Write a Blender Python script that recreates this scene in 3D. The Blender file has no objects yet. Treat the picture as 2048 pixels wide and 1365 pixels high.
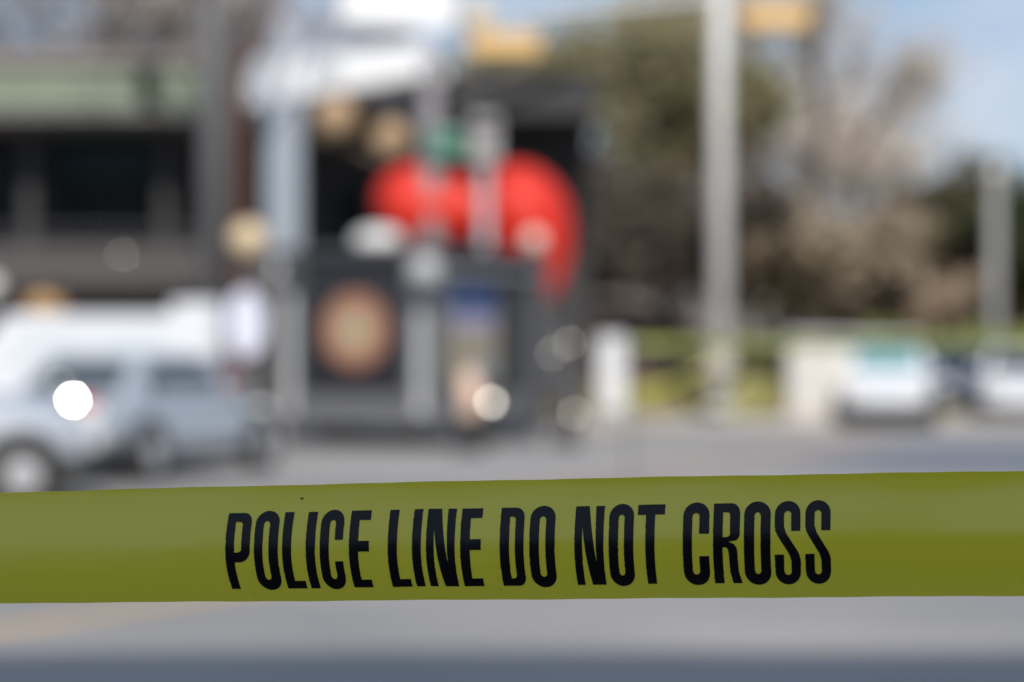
import bpy, bmesh, math, random
from mathutils import Vector, Matrix
from mathutils.geometry import delaunay_2d_cdt
S = bpy.context.scene
C = S.collection
R = math.radians

# ------------------------------------------------------------------ camera, sky, sun, exposure
CAMZ = 1.6
cam_d = bpy.data.cameras.new('camera'); cam = bpy.data.objects.new('camera', cam_d); C.objects.link(cam)
cam.location = (0, 0, CAMZ); cam.rotation_euler = (R(90), 0, 0)
cam_d.lens = 85; cam_d.sensor_width = 36; cam_d.clip_end = 2000; cam_d.clip_start = 0.05
cam_d.dof.use_dof = True; cam_d.dof.focus_distance = 1.565; cam_d.dof.aperture_fstop = 3.45
S.camera = cam
SUN_EL, SUN_AZ = 36.0, 3.0          # elevation; degrees to the right of straight behind the camera
to_sun = Vector((math.sin(R(SUN_AZ)) * math.cos(R(SUN_EL)), -math.cos(R(SUN_AZ)) * math.cos(R(SUN_EL)), math.sin(R(SUN_EL))))
w = bpy.data.worlds.new('World'); S.world = w; w.use_nodes = True
nt = w.node_tree; nt.nodes.clear()
sky = nt.nodes.new('ShaderNodeTexSky'); sky.sky_type = 'NISHITA'; sky.sun_disc = False
sky.sun_elevation = R(SUN_EL); sky.sun_rotation = R(180 - SUN_AZ); sky.air_density = 1.0; sky.dust_density = .4; sky.ozone_density = 2.5
tc = nt.nodes.new('ShaderNodeTexCoord'); mp = nt.nodes.new('ShaderNodeMapping'); mp.inputs['Scale'].default_value = (1, 1, 2.4)
nz = nt.nodes.new('ShaderNodeTexNoise'); nz.inputs['Scale'].default_value = 7; nz.inputs['Detail'].default_value = 6
cr = nt.nodes.new('ShaderNodeValToRGB'); cr.color_ramp.elements[0].position = 0.50; cr.color_ramp.elements[1].position = 0.70
cr.color_ramp.elements[0].color = (.205,.27,.375,1); cr.color_ramp.elements[1].color = (.36,.37,.43,1)
mx = nt.nodes.new('ShaderNodeMix'); mx.data_type = 'RGBA'; mx.inputs['Factor'].default_value = .82
ten = nt.nodes.new('ShaderNodeVectorMath'); ten.operation = 'SCALE'; ten.inputs['Scale'].default_value = 10.0
bg = nt.nodes.new('ShaderNodeBackground'); bg.inputs['Strength'].default_value = 0.12
wo = nt.nodes.new('ShaderNodeOutputWorld')
L_ = nt.links.new
L_(tc.outputs['Generated'], mp.inputs['Vector']); L_(mp.outputs['Vector'], nz.inputs['Vector']); L_(nz.outputs['Fac'], cr.inputs['Fac'])
L_(cr.outputs['Color'], ten.inputs[0]); L_(ten.outputs['Vector'], mx.inputs['B']); L_(sky.outputs['Color'], mx.inputs['A']); L_(mx.outputs['Result'], bg.inputs['Color'])
L_(bg.outputs['Background'], wo.inputs['Surface'])
sd = bpy.data.lights.new('sun', 'SUN'); sd.energy = 3.5; sd.angle = R(0.5); sd.color = (1, .95, .875)
so = bpy.data.objects.new('sun', sd); C.objects.link(so); so.rotation_euler = to_sun.to_track_quat('Z', 'Y').to_euler()
so.location = (0, 0, 40)
S.view_settings.view_transform = 'Standard'; S.view_settings.look = 'None'; S.view_settings.gamma = 1
S.view_settings.use_curve_mapping = False; S.view_settings.exposure = 0.47
S.cycles.use_denoising = True
S.cycles.sample_clamp_indirect = 6; S.cycles.sample_clamp_direct = 0
S.cycles.max_bounces = 6

# ------------------------------------------------------------------ helpers
K = 36 / 2048 / 85
def P(px, py, D):                     # where the sight line through that picture point stands at depth D
    return Vector(((px - 1024) * K * D, D, CAMZ - (py - 682.5) * K * D))
def X(px, D): return (px - 1024) * K * D
def Z(py, D): return CAMZ - (py - 682.5) * K * D
_m = {}
def mat(name, col, rough=.6, metal=0, var=.12, scale=6, bump=0, spec=.5, coat=0, trans=0, alpha=None):
    if name in _m: return _m[name]
    m = bpy.data.materials.new(name); m.use_nodes = True; n = m.node_tree; b = n.nodes['Principled BSDF']
    b.inputs['Roughness'].default_value = rough; b.inputs['Metallic'].default_value = metal
    b.inputs['Specular IOR Level'].default_value = spec; b.inputs['Coat Weight'].default_value = coat
    b.inputs['Transmission Weight'].default_value = trans
    t = n.nodes.new('ShaderNodeTexCoord'); z = n.nodes.new('ShaderNodeTexNoise'); z.inputs['Scale'].default_value = scale; z.inputs['Detail'].default_value = 5
    c = n.nodes.new('ShaderNodeMix'); c.data_type = 'RGBA'
    c.inputs['A'].default_value = tuple(max(0, v * (1 - var)) for v in col) + (1,)
    c.inputs['B'].default_value = tuple(min(1, v * (1 + var)) for v in col) + (1,)
    n.links.new(t.outputs['Object'], z.inputs['Vector']); n.links.new(z.outputs['Fac'], c.inputs['Factor']); n.links.new(c.outputs['Result'], b.inputs['Base Color'])
    if bump:
        u = n.nodes.new('ShaderNodeBump'); u.inputs['Strength'].default_value = bump; u.inputs['Distance'].default_value = .02
        n.links.new(z.outputs['Fac'], u.inputs['Height']); n.links.new(u.outputs['Normal'], b.inputs['Normal'])
    _m[name] = m
    return m
def leafmat(name, col, var=.35):
    if name in _m: return _m[name]
    m = mat(name, col, .7, var=var, scale=1.2, spec=.25)
    n = m.node_tree; b = n.nodes['Principled BSDF']; tr = n.nodes.new('ShaderNodeBsdfTranslucent'); ms = n.nodes.new('ShaderNodeMixShader')
    ms.inputs['Fac'].default_value = .3; tr.inputs['Color'].default_value = tuple(min(1, v * 1.3) for v in col) + (1,)
    out = n.nodes['Material Output']
    n.links.new(b.outputs[0], ms.inputs[1]); n.links.new(tr.outputs[0], ms.inputs[2]); n.links.new(ms.outputs[0], out.inputs['Surface'])
    return m
def lamp(name, col, st):
    if name in _m: return _m[name]
    m = mat(name, col, .4); b = m.node_tree.nodes['Principled BSDF']
    b.inputs['Emission Color'].default_value = col + (1,); b.inputs['Emission Strength'].default_value = st
    return m
def tag(o, label=None, cat=None, group=None, kind=None):
    if label: o['label'] = label
    if cat: o['category'] = cat
    if group: o['group'] = group
    if kind: o['kind'] = kind
    return o
def thing(name, label, cat, loc=(0, 0, 0), rz=0, group=None):
    o = bpy.data.objects.new(name, None); C.objects.link(o); o.location = loc; o.rotation_euler = (0, 0, rz)
    o.empty_display_size = .2
    return tag(o, label, cat, group)
def link(name, me, m, parent=None):
    if m and not me.materials: me.materials.append(m)
    o = bpy.data.objects.new(name, me); C.objects.link(o)
    if parent: o.parent = parent
    return o
class MB:
    def __init__(s): s.v = []; s.f = []
    def add(s, v, f):
        k = len(s.v); s.v += [tuple(p) for p in v]; s.f += [tuple(i + k for i in q) for q in f]; return s
    def box(s, x0, x1, y0, y1, z0, z1, M=None):
        v = [Vector(p) for p in ((x0,y0,z0),(x1,y0,z0),(x1,y1,z0),(x0,y1,z0),(x0,y0,z1),(x1,y0,z1),(x1,y1,z1),(x0,y1,z1))]
        if M: v = [M @ p for p in v]
        return s.add(v, [(0,3,2,1),(4,5,6,7),(0,1,5,4),(1,2,6,5),(2,3,7,6),(3,0,4,7)])
    def tube(s, pts, rad, n=10, cap=True):
        pts = [Vector(p) for p in pts]; k = len(s.v); N = len(pts)
        if not hasattr(rad, '__len__'): rad = [rad] * N
        pu = None
        for i, p in enumerate(pts):
            d = (pts[min(i+1, N-1)] - pts[max(i-1, 0)]).normalized()
            u = d.orthogonal().normalized() if pu is None else (pu - d * pu.dot(d)).normalized()
            pu = u; q = d.cross(u)
            for j in range(n):
                a = 2 * math.pi * j / n; s.v.append(tuple(p + (u * math.cos(a) + q * math.sin(a)) * rad[i]))
        for i in range(N-1):
            for j in range(n):
                a, b = k + i*n + j, k + i*n + (j+1) % n; s.f.append((a, b, b+n, a+n))
        if cap:
            s.f.append(tuple(k + j for j in range(n))[::-1]); s.f.append(tuple(k + (N-1)*n + j for j in range(n)))
        return s
    def lathe(s, prof, c=(0,0,0), axis='z', n=24):
        k = len(s.v); N = len(prof); c = Vector(c)
        for r, h in prof:
            for j in range(n):
                a = 2 * math.pi * j / n; u, v = r * math.cos(a), r * math.sin(a)
                p = Vector((u, v, h)) if axis == 'z' else (Vector((h, u, v)) if axis == 'x' else Vector((u, -h, v)))
                s.v.append(tuple(p + c))
        for i in range(N-1):
            for j in range(n):
                a, b = k + i*n + j, k + i*n + (j+1) % n; s.f.append((a, b, b+n, a+n))
        s.f.append(tuple(k + j for j in range(n))[::-1]); s.f.append(tuple(k + (N-1)*n + j for j in range(n)))
        return s
    def build(s, name, m, parent=None, smooth=False, bevel=0, sub=0):
        me = bpy.data.meshes.new(name); me.from_pydata(s.v, [], s.f); me.update()
        bm = bmesh.new(); bm.from_mesh(me); bmesh.ops.recalc_face_normals(bm, faces=bm.faces); bm.to_mesh(me); bm.free()
        if smooth: me.shade_smooth()
        o = link(name, me, m, parent)
        if bevel:
            b = o.modifiers.new('bevel', 'BEVEL'); b.width = bevel; b.segments = 2; b.limit_method = 'ANGLE'
        if sub:
            b = o.modifiers.new('sub', 'SUBSURF'); b.levels = sub; b.render_levels = sub
        return o
def box(name, m, parent, x0, x1, y0, y1, z0, z1, bevel=0): return MB().box(x0, x1, y0, y1, z0, z1).build(name, m, parent, bevel=bevel)
def copy_tree(o, parent=None):
    c = o.copy(); C.objects.link(c); c.parent = parent
    for ch in list(o.children): copy_tree(ch, c)
    return c
def sphere(r, n=20, zs=1.0, rings=12):
    return [(max(.001, r * math.sin(math.pi * i / rings)), -r * zs * math.cos(math.pi * i / rings)) for i in range(rings + 1)]
def glint(name, parent, p, size, m, h=None):
    """small metal plate added for a glint, turned to mirror the sun to the camera"""
    p = Vector(p); n = ((cam.location - p).normalized() + to_sun).normalized()
    q = n.to_track_quat('Z', 'Y').to_matrix().to_4x4()
    b = MB().box(-size/2, size/2, -(h or size)/2, (h or size)/2, -.01, 0, Matrix.Translation(p) @ q)
    o = b.build(name, m, None, bevel=.002)
    if parent:
        bpy.context.view_layer.update(); o.parent = parent; o.matrix_parent_inverse = parent.matrix_world.inverted()
    return o

# ------------------------------------------------------------------ materials
M = dict(
 white=mat('white_paint', (.60,.61,.63), .35, var=.05), silver=mat('silver_paint', (.37,.41,.45), .32, metal=.25, var=.04, coat=.5),
 vanwhite=mat('van_white_paint', (.58,.59,.62), .25, var=.04, coat=.6),
 black=mat('black_paint', (.014,.014,.017), .45, var=.2), rubber=mat('rubber', (.02,.02,.02), .8), glass=mat('dark_glass', (.015,.022,.026), .08, var=.2, scale=1.2, spec=.8),
 rim=mat('alloy', (.55,.55,.57), .35, metal=.6), chrome=mat('chrome', (.9,.9,.9), .2, metal=1, var=.02), galv=mat('galvanised_steel', (.54,.54,.52), .5, metal=.1, var=.1, scale=4),
 pole=mat('weathered_grey_pole', (.095,.093,.097), .6, metal=.1, var=.15), red=mat('glossy_red_paint', (.56,.026,.013), .5, var=.08, spec=.3),
 yellow=mat('signal_yellow_paint', (.60,.38,.14), .5, var=.1), green=mat('sign_green', (.03,.15,.10), .5), redlens=mat('tail_lamp_red', (.65,.02,.03), .2, coat=.5),
 grey=mat('grey_metal_panel', (.06,.062,.066), .5, metal=.2, var=.15, scale=3), dark=mat('dark_facade', (.016,.015,.017), .6, var=.4, scale=.6, bump=.1),
 sage=mat('sage_green_fascia', (.155,.19,.135), .6, var=.12, scale=1.5), conc=mat('concrete', (.36,.34,.32), .85, var=.12, scale=3, bump=.2),
 brown=mat('brown_stain', (.06,.035,.03), .7, var=.3), tan=mat('tan_wicker', (.36,.25,.15), .8, var=.2, scale=20, bump=.3),
 roofm=mat('weathered_shingle', (.12,.105,.10), .85, var=.25, scale=5, bump=.3), bark=mat('bark', (.10,.075,.06), .9, var=.35, scale=8, bump=.6),
 navy=mat('navy_paint', (.03,.05,.10), .35), poster_blue=mat('poster_blue', (.03,.06,.16), .5, var=.2), poster_tan=mat('poster_tan', (.30,.25,.17), .6, var=.25, scale=3),
 copper=mat('copper_brown_print', (.25,.11,.07), .6, var=.15), tanprint=mat('tan_print', (.36,.26,.16), .6, var=.15), teal=mat('teal_print', (.05,.30,.22), .5),
 cream=mat('cream_glass', (.50,.45,.38), .4), frost=mat('frosted_white_glass', (.62,.62,.60), .4), limbrown=mat('red_brown_wood', (.09,.045,.035), .8, var=.3),
 litred=mat('pale_pink', (.75,.4,.33), .5), window_blue=mat('pale_blue_glass', (.12,.25,.28), .15, var=.2),
)

# ------------------------------------------------------------------ ground
def asphalt():
    m = bpy.data.materials.new('asphalt'); m.use_nodes = True; n = m.node_tree; b = n.nodes['Principled BSDF']; b.inputs['Roughness'].default_value = .85
    t = n.nodes.new('ShaderNodeTexCoord'); a = n.nodes.new('ShaderNodeTexNoise'); a.inputs['Scale'].default_value = .22; a.inputs['Detail'].default_value = 6
    f = n.nodes.new('ShaderNodeTexNoise'); f.inputs['Scale'].default_value = 60; f.inputs['Detail'].default_value = 3
    r = n.nodes.new('ShaderNodeValToRGB'); r.color_ramp.elements[0].color = (.26,.255,.25,1); r.color_ramp.elements[1].color = (.38,.355,.335,1)
    r.color_ramp.elements[0].position = .38; r.color_ramp.elements[1].position = .60
    x = n.nodes.new('ShaderNodeMix'); x.data_type = 'RGBA'; x.blend_type = 'MULTIPLY'; x.inputs['Factor'].default_value = .35
    u = n.nodes.new('ShaderNodeBump'); u.inputs['Strength'].default_value = .4; u.inputs['Distance'].default_value = .006
    l = n.links.new; l(t.outputs['Object'], a.inputs['Vector']); l(t.outputs['Object'], f.inputs['Vector']); l(a.outputs['Fac'], r.inputs['Fac'])
    l(r.outputs['Color'], x.inputs['A']); l(f.outputs['Fac'], x.inputs['B']); l(x.outputs['Result'], b.inputs['Base Color']); l(f.outputs['Fac'], u.inputs['Height']); l(u.outputs['Normal'], b.inputs['Normal'])
    return m
ASPH = asphalt()
def sheet(name, pts, z, m, kind='structure'):
    me = bpy.data.meshes.new(name); me.from_pydata([(x, y, z) for x, y in pts], [], [tuple(range(len(pts)))]); me.update()
    o = link(name, me, m); tag(o, kind=kind); return o
sheet('ground', [(-700,-300),(700,-300),(700,1100),(-700,1100)], -.012, mat('bare_earth', (.16,.14,.10), .95, var=.2, scale=.4))
sheet('road', [(-200,-12),(200,-12),(200,45),(-200,45)], 0, ASPH)
def gp(px, py):
    D = CAMZ / ((py - 682.5) * K); return X(px, D), D
def strip(name, a, b, wid, m, z=.004):
    (x0,y0),(x1,y1) = gp(*a), gp(*b); d = Vector((x1-x0, y1-y0)).normalized(); n = Vector((-d.y, d.x)) * wid / 2
    a0, b0 = Vector((x0,y0)) - d * 3, Vector((x1,y1)) + d * 4
    return sheet(name, [tuple(a0 - n), tuple(b0 - n), tuple(b0 + n), tuple(a0 + n)], z, m)
ym = mat('worn_yellow_paint', (.44,.31,.18), .7, var=.25, scale=4)
strip('road_marking', (0, 1262), (440, 1192), .30, ym)
strip('road_marking', (1100, 975), (1640, 893), .55, mat('faded_orange_paint', (.34,.235,.19), .8, var=.2, scale=3))
strip('road_marking', (1500, 867), (1900, 872), .35, mat('white_road_paint', (.42,.41,.40), .7, var=.15))
# darker bluish patch of road towards the right
pp = [gp(1560, 935), gp(2400, 960), gp(2400, 872), gp(1800, 893)]
sheet('bluish_road_patch', [(x, y) for x, y in pp], .005, mat('dark_bluish_asphalt', (.14,.15,.18), .8, var=.15, scale=2, bump=.2))
# the paved plaza on the left and the pavement on the right, each behind a kerb
pav = mat('pinkish_paving', (.34,.30,.285), .85, var=.15, scale=1.3, bump=.15)
tag(MB().box(-60, -1.6, 40, 80, -.01, .12).build('pavement', pav), kind='structure')
tag(MB().box(-1.4, 60, 45.2, 49, -.01, .12).build('pavement', mat('beige_paving', (.42,.37,.32), .85, var=.12, scale=1.5)), kind='structure')
tag(MB().box(-1.4, 60, 45.0, 45.2, -.01, .125).build('kerb', M['conc'], bevel=.02), kind='structure')
tag(MB().box(-60, -1.6, 39.8, 40, -.01, .125).build('kerb', M['conc'], bevel=.02), kind='structure')
# grass bank: uneven terrain mesh plus blades
random.seed(4)
def bank_h(x, y):
    a = min(1, max(0, (y - 49) / 4)); e = min(1, max(0, (x + 1) / 1.5)) * min(1, max(0, (13 - x) / 3)); return .05 + .55 * a * e + .06 * math.sin(x*1.7) * math.cos(y)
nx, ny = 60, 40; vs = []; fs = []
for j in range(ny+1):
    for i in range(nx+1):
        x = -1.4 + 62*i/nx; y = 49 + 20*j/ny; vs.append((x, y, bank_h(x, y) if j else 0))
for j in range(ny):
    for i in range(nx): a = j*(nx+1)+i; fs.append((a, a+1, a+nx+2, a+nx+1))
tag(MB().add(vs, fs).build('lawn', mat('dry_grass_soil', (.26,.235,.09), .9, var=.35, scale=1.1, bump=.4), smooth=True), kind='structure')
g = MB()
for i in range(26000):
    x = random.uniform(-1.3, 14); y = 49 + random.random()**1.3 * 12; z = bank_h(x, y) - .02; a = random.uniform(0, 6.28); h = random.uniform(.06, .2)
    dx, dy = math.cos(a)*.02, math.sin(a)*.02
    g.add([(x-dx,y-dy,z),(x+dx,y+dy,z),(x+random.uniform(-.05,.05),y+random.uniform(-.05,.05),z+h)], [(0,1,2)])
tag(g.build('grass', leafmat('yellow_green_grass', (.30,.25,.08))), 'yellow green grass blades on the bank beside the road', 'grass', kind='stuff')

# ------------------------------------------------------------------ trees
def tree(name, label, x, y, h, cr_w, seed, leaf=None, leaves=5000, trunk_r=.22, bare=False, z0=0, first=.35, lsize=.16, tmat=None, group='trees along the street', lean=0, levels=4, cat='tree'):
    rnd = random.Random(seed); root = thing(name, label, cat, (x, y, z0), 0, group)
    tr = MB(); br = MB(); tips = []
    top = Vector((lean, 0, h * first))
    tr.tube([(0,0,-.1),(0,0,.15),(lean*.4,.05,h*first*.5),tuple(top)], [trunk_r*1.5, trunk_r*1.1, trunk_r*.9, trunk_r*.75], 10)
    def grow(p, d, ln, r, lev):
        mid = p + d*ln*.5 + Vector((rnd.uniform(-1,1), rnd.uniform(-1,1), rnd.uniform(-.4,1)))*ln*.09
        e = p + d*ln
        br.tube([p, mid, e], [r, r*.8, r*.6], 6 if r > .03 else 4, cap=False)
        if lev >= 2: tips.append((e, ln)); tips.append((mid, ln*.8))
        if lev == levels: return
        for q in range(rnd.choice((2,3,3)) + (1 if bare and lev >= 2 else 0)):
            nd = (d + Vector((rnd.uniform(-1,1)*cr_w/h*1.6, rnd.uniform(-1,1)*cr_w/h*1.6, rnd.uniform(-.35,.5)))).normalized()
            grow(e if q else mid.lerp(e, .8), nd, ln*rnd.uniform(.6,.85), r*.6, lev+1)
    n0 = 5
    for i in range(n0):
        a = 2*math.pi*i/n0 + rnd.uniform(-.4,.4); k = cr_w/h
        d = Vector((math.cos(a)*k, math.sin(a)*k, rnd.uniform(.5,1))).normalized()
        grow(top - Vector((0,0,rnd.random()*h*first*.2)), d, h*(1-first)*.36, trunk_r*.5, 1)
    tr.build('trunk', tmat or M['bark'], root, smooth=True); br.build('branches', tmat or M['bark'], root, smooth=True)
    if leaf:
        lf = MB(); hv = [t for t in tips]
        for i in range(leaves):
            p, ln = rnd.choice(hv); s = lsize*rnd.uniform(.6,1.4)
            q = p + Vector((rnd.gauss(0,1), rnd.gauss(0,1), rnd.gauss(0,.7)))*ln*.32
            u = Vector((rnd.uniform(-1,1), rnd.uniform(-1,1), rnd.uniform(-1,1))).normalized(); v = u.orthogonal().normalized()
            lf.add([q-u*s, q+v*s*.55, q+u*s, q-v*s*.55], [(0,1,2,3)])
        lf.build('crown', leaf, root)
    return root
OL = leafmat('olive_leaves', (.22,.195,.105)); DK = leafmat('dark_green_leaves', (.045,.055,.022)); BR = leafmat('dry_brown_leaves', (.42,.33,.255)); TN = leafmat('tan_buds', (.52,.46,.40)); LG = leafmat('light_olive_leaves', (.30,.27,.16))
tree('live_oak', 'tall olive green live oak rising over the dark building behind the red sculpture', X(1190,62), 62, 10.8, 4.2, 3, OL, 5500, .34, first=.30, lsize=.2)
tree('live_oak', 'olive oak directly behind the signal pole with dusty green crown', X(1325,70), 70, 12, 3.3, 8, LG, 3800, .3, first=.28, lsize=.2)
tree('bare_tree', 'tall half bare tan tree between the signal pole and the open sky', X(1590,66), 66, 12.5, 3.4, 11, TN, 4200, .26, first=.26, lsize=.12)
tree('bare_tree', 'thin bare grey tree whose top twigs reach the open sky', X(1690,84), 84, 13, 5.5, 15, TN, 900, .16, bare=False, first=.3, lsize=.10)
tree('brown_leaved_tree', 'grey brown bushy tree between the red sculpture and the signal pole', X(1270,57), 57, 6.2, 3.0, 23, leafmat('grey_brown_leaves', (.095,.078,.062)), 15000, .2, first=.2, lsize=.17)
tree('bare_tree', 'tan twiggy tree over the bushes right of the signal pole', X(1640,78), 78, 10.5, 4.2, 27, TN, 8500, .2, first=.2, lsize=.13)
tree('brown_leaved_tree', 'lower bushy tree with dry brown leaves behind the white cabinet', X(1770,72), 72, 6.0, 3.6, 21, BR, 11000, .2, first=.2, lsize=.17)
tree('brown_leaved_tree', 'brown leaved bushy tree just right of the signal pole base', X(1560,62), 62, 6.0, 3.2, 25, leafmat('brown_olive_leaves', (.34,.28,.21)), 11000, .2, first=.2, lsize=.17)
tree('dark_oak', 'dark rounded oak behind the lamp post at the right edge', X(1955,68), 68, 6.6, 3.2, 31, leafmat('dull_olive_leaves', (.12,.105,.06)), 15000, .28, first=.2, lsize=.17)
tree('dark_oak', 'dark oak cut off by the right edge of the picture', X(2160,62), 62, 6.4, 3.2, 35, DK, 12000, .28, first=.2, lsize=.17)
tree('brown_leaved_tree', 'small rusty shrub like tree behind the white car', X(1850,64), 64, 4.2, 2.4, 37, BR, 6500, .14, first=.18, lsize=.15)
tree('bare_tree', 'bare red brown tree forking above the roof beside the grey pole', X(478,41), 41, 12.5, 3.6, 41, None, 0, .12, bare=True, first=.5, tmat=M['limbrown'], levels=5)
for k, (px, D, h) in enumerate(((60, 58, 12.2), (250, 60, 12.0), (-120, 59, 12.5), (400, 63, 12.5))):
    tree('bare_tree', ['bare twiggy tree behind the left end of the green trimmed roof', 'bare tree behind the middle of the green trimmed roof', 'bare tree over the roof beyond the left edge', 'bare tree behind the roof just left of the grey pole'][k],
         X(px, D), D, h, 5, 50+k, TN if k != 2 else None, 1500, .2, bare=True, first=.36, lsize=.1, levels=5 if k < 2 else 4, group='bare trees behind the green trimmed building')
rnd = random.Random(99); fw = MB()
for i in range(26000):
    x = rnd.uniform(-4, 75); top = 7.6 + 1.6*math.sin(x*.21) + 1.1*math.sin(x*.53+1) + .6*math.sin(x*1.3)
    q = Vector((x, 118 + rnd.uniform(0, 10), top*(1-rnd.random()**1.5))); s_ = rnd.uniform(.2,.42)
    a = Vector((rnd.uniform(-1,1), rnd.uniform(-1,1), rnd.uniform(-1,1))).normalized(); v = a.orthogonal()
    fw.add([q-a*s_, q+v*s_*.6, q+a*s_, q-v*s_*.6], [(0,1,2,3)])
tag(fw.build('distant_woods', leafmat('distant_brown_leaves', (.26,.215,.165))), 'hazy brown mass of distant woods behind the street trees', 'woods', kind='stuff')
def hedge(label, x0, x1, y, dep, z0, z1, m, n, seed):
    rnd = random.Random(seed); root = thing('hedge', label, 'hedge', ((x0+x1)/2, y, 0)); cx = (x0+x1)/2; lf = MB(); st = MB()
    for i in range(n):
        u = rnd.uniform(x0, x1) - cx; top = z1 + .15*math.sin(u*2.1) + .1*math.sin(u*5)
        q = Vector((u, rnd.uniform(0, dep), rnd.uniform(z0, top) if rnd.random() < .7 else top)); s = rnd.uniform(.05,.12)
        a = Vector((rnd.uniform(-1,1), rnd.uniform(-1,1), rnd.uniform(-1,1))).normalized(); v = a.orthogonal()
        lf.add([q-a*s, q+v*s*.6, q+a*s, q-v*s*.6], [(0,1,2,3)])
    for i in range(int((x1-x0)*2)): st.tube([(x0-cx+i*.5, dep/2, z0-.3), (x0-cx+i*.5+rnd.uniform(-.1,.1), dep/2, z1-.1)], .02, 5)
    lf.build('foliage', m, root); st.build('stems', M['bark'], root)['kind'] = 'stuff'; return root
hedge('low clipped olive hedge on the bank left of the signal pole', X(1290,56), X(1420,56), 56, 1.2, .5, 1.45, leafmat('hedge_leaves', (.095,.095,.045)), 9000, 61)
hedge('low clipped hedge on the bank right of the signal pole', X(1470,56), X(1600,56), 56, 1.2, .5, 1.4, leafmat('hedge_leaves', (.095,.095,.045)), 8000, 62)
hedge('yellow green hedge along the street behind the parked white cars', X(1700,60), X(2200,60), 60, 1.4, .3, 1.75, leafmat('lime_leaves', (.22,.25,.06)), 14000, 63)
hedge('bright leafy ground shrubs around the foot of the signal pole', X(1395,47.6), X(1545,47.6), 47.4, 1.0, .02, .6, leafmat('bright_leaves', (.52,.50,.24)), 7000, 64)

# ------------------------------------------------------------------ buildings
BG = mat('dark_building_glass', (.008,.012,.015), .3, var=.4, scale=1.2, spec=.12)
# green trimmed dark glass building on the left
b = thing('dark_glass_building', 'dark glass building with sage green fascia behind the parked silver car', 'building', (X(-260,47), 47, 0))
W = X(1190,47) - X(-260,47); GX = lambda px: X(px,47) - X(-260,47)
def zz(py): return Z(py, 47)
box('wall', M['dark'], b, 0, W, 3.1, 14, 0, zz(235))
for a0, a1 in ((-240, 285), (318, 520)):
    box('fascia', M['sage'], b, GX(a0), GX(a1), -.55, .3, zz(222), zz(140), bevel=.02)
box('soffit', mat('grey_soffit', (.14,.135,.13), .7), b, 0, GX(520), -.5, 3.1, zz(238), zz(225))
box('soffit', M['black'], b, GX(521), W, -.5, 3.1, zz(238), zz(172))
box('roof', mat('grey_brown_roofing', (.22,.19,.175), .85, var=.2), b, 0, GX(520), -.7, 12, zz(137), zz(112))
for c in (-200, 20, 300): box('column', mat('bronze_column', (.03,.028,.03), .5), b, GX(c), GX(c+26), 1.2, 1.8, .1, zz(240))
for i in range(8):                                             # upper windows, each with its frame
    x0 = GX(60 + i*62) if i < 4 else GX(-190 + (i-4)*50); x1 = x0 + (.52 if i < 4 else .42)
    wn = box('window', BG, b, x0, x1, 3.02, 3.08, zz(470), zz(255)); 
    MB().box(x0-.03, x0, 2.98, 3.07, zz(470), zz(252)).box(x1, x1+.03, 2.98, 3.07, zz(470), zz(252)).box(x0, x1, 2.98, 3.07, zz(252), zz(248)).build('frame', M['black'], wn)
wn = box('window', mat('teal_reflecting_glass', (.012,.030,.036), .3, var=.5, scale=1.5, spec=.15), b, GX(55), GX(265), 2.7, 2.76, zz(345), zz(260))
box('balcony', mat('grey_brown_parapet', (.055,.05,.05), .7, var=.15), b, 0, GX(520), -.6, -.4, zz(575), zz(492), bevel=.02)
MB().box(0, GX(520), -.58, -.53, zz(462), zz(458)).build('handrail', M['grey'], b)
for i in range(26): box('baluster', M['grey'], b, GX(-240+i*29), GX(-240+i*29)+.03, -.57, -.54, zz(492), zz(461))
box('balcony_slab', M['conc'], b, 0, GX(520), -.5, 3.08, zz(578), zz(560))
box('ground_floor_panel', mat('deep_brown_panel', (.02,.008,.006), .8), b, 0, GX(520), 3.0, 3.09, .15, zz(585))  # flat dark brown panel, no opening cut behind it
# right wing: dark open pavilion with a rafter
MB().box(GX(530), W, -.5, 14, zz(170), zz(150)).build('roof_edge', M['black'], b)
MB().tube([P(705,178,45.5)-b.location, P(890,262,45.5)-b.location], .13, 8).build('rafter', mat('grey_timber', (.42,.39,.38), .7), b)
MB().tube([P(612,265,45.6)-b.location, P(800,330,45.6)-b.location], .06, 8).build('rafter', mat('bronze_timber', (.10,.07,.05), .7), b)
for i in range(5):
    box('window', BG, b, GX(640+i*88), GX(640+i*88)+.72, 3.02, 3.085, zz(640), zz(360))
    box('mullion', mat('grey_mullion', (.06,.058,.06), .6), b, GX(632+i*88), GX(632+i*88)+.07, 2.98, 3.09, .1, zz(300))
glint('bracket', b, P(245,510,46.3), .042, mat('brushed_steel', (.72,.70,.64), .42, metal=1, var=.03))  # steel plate added only to give a sun glint
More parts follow.
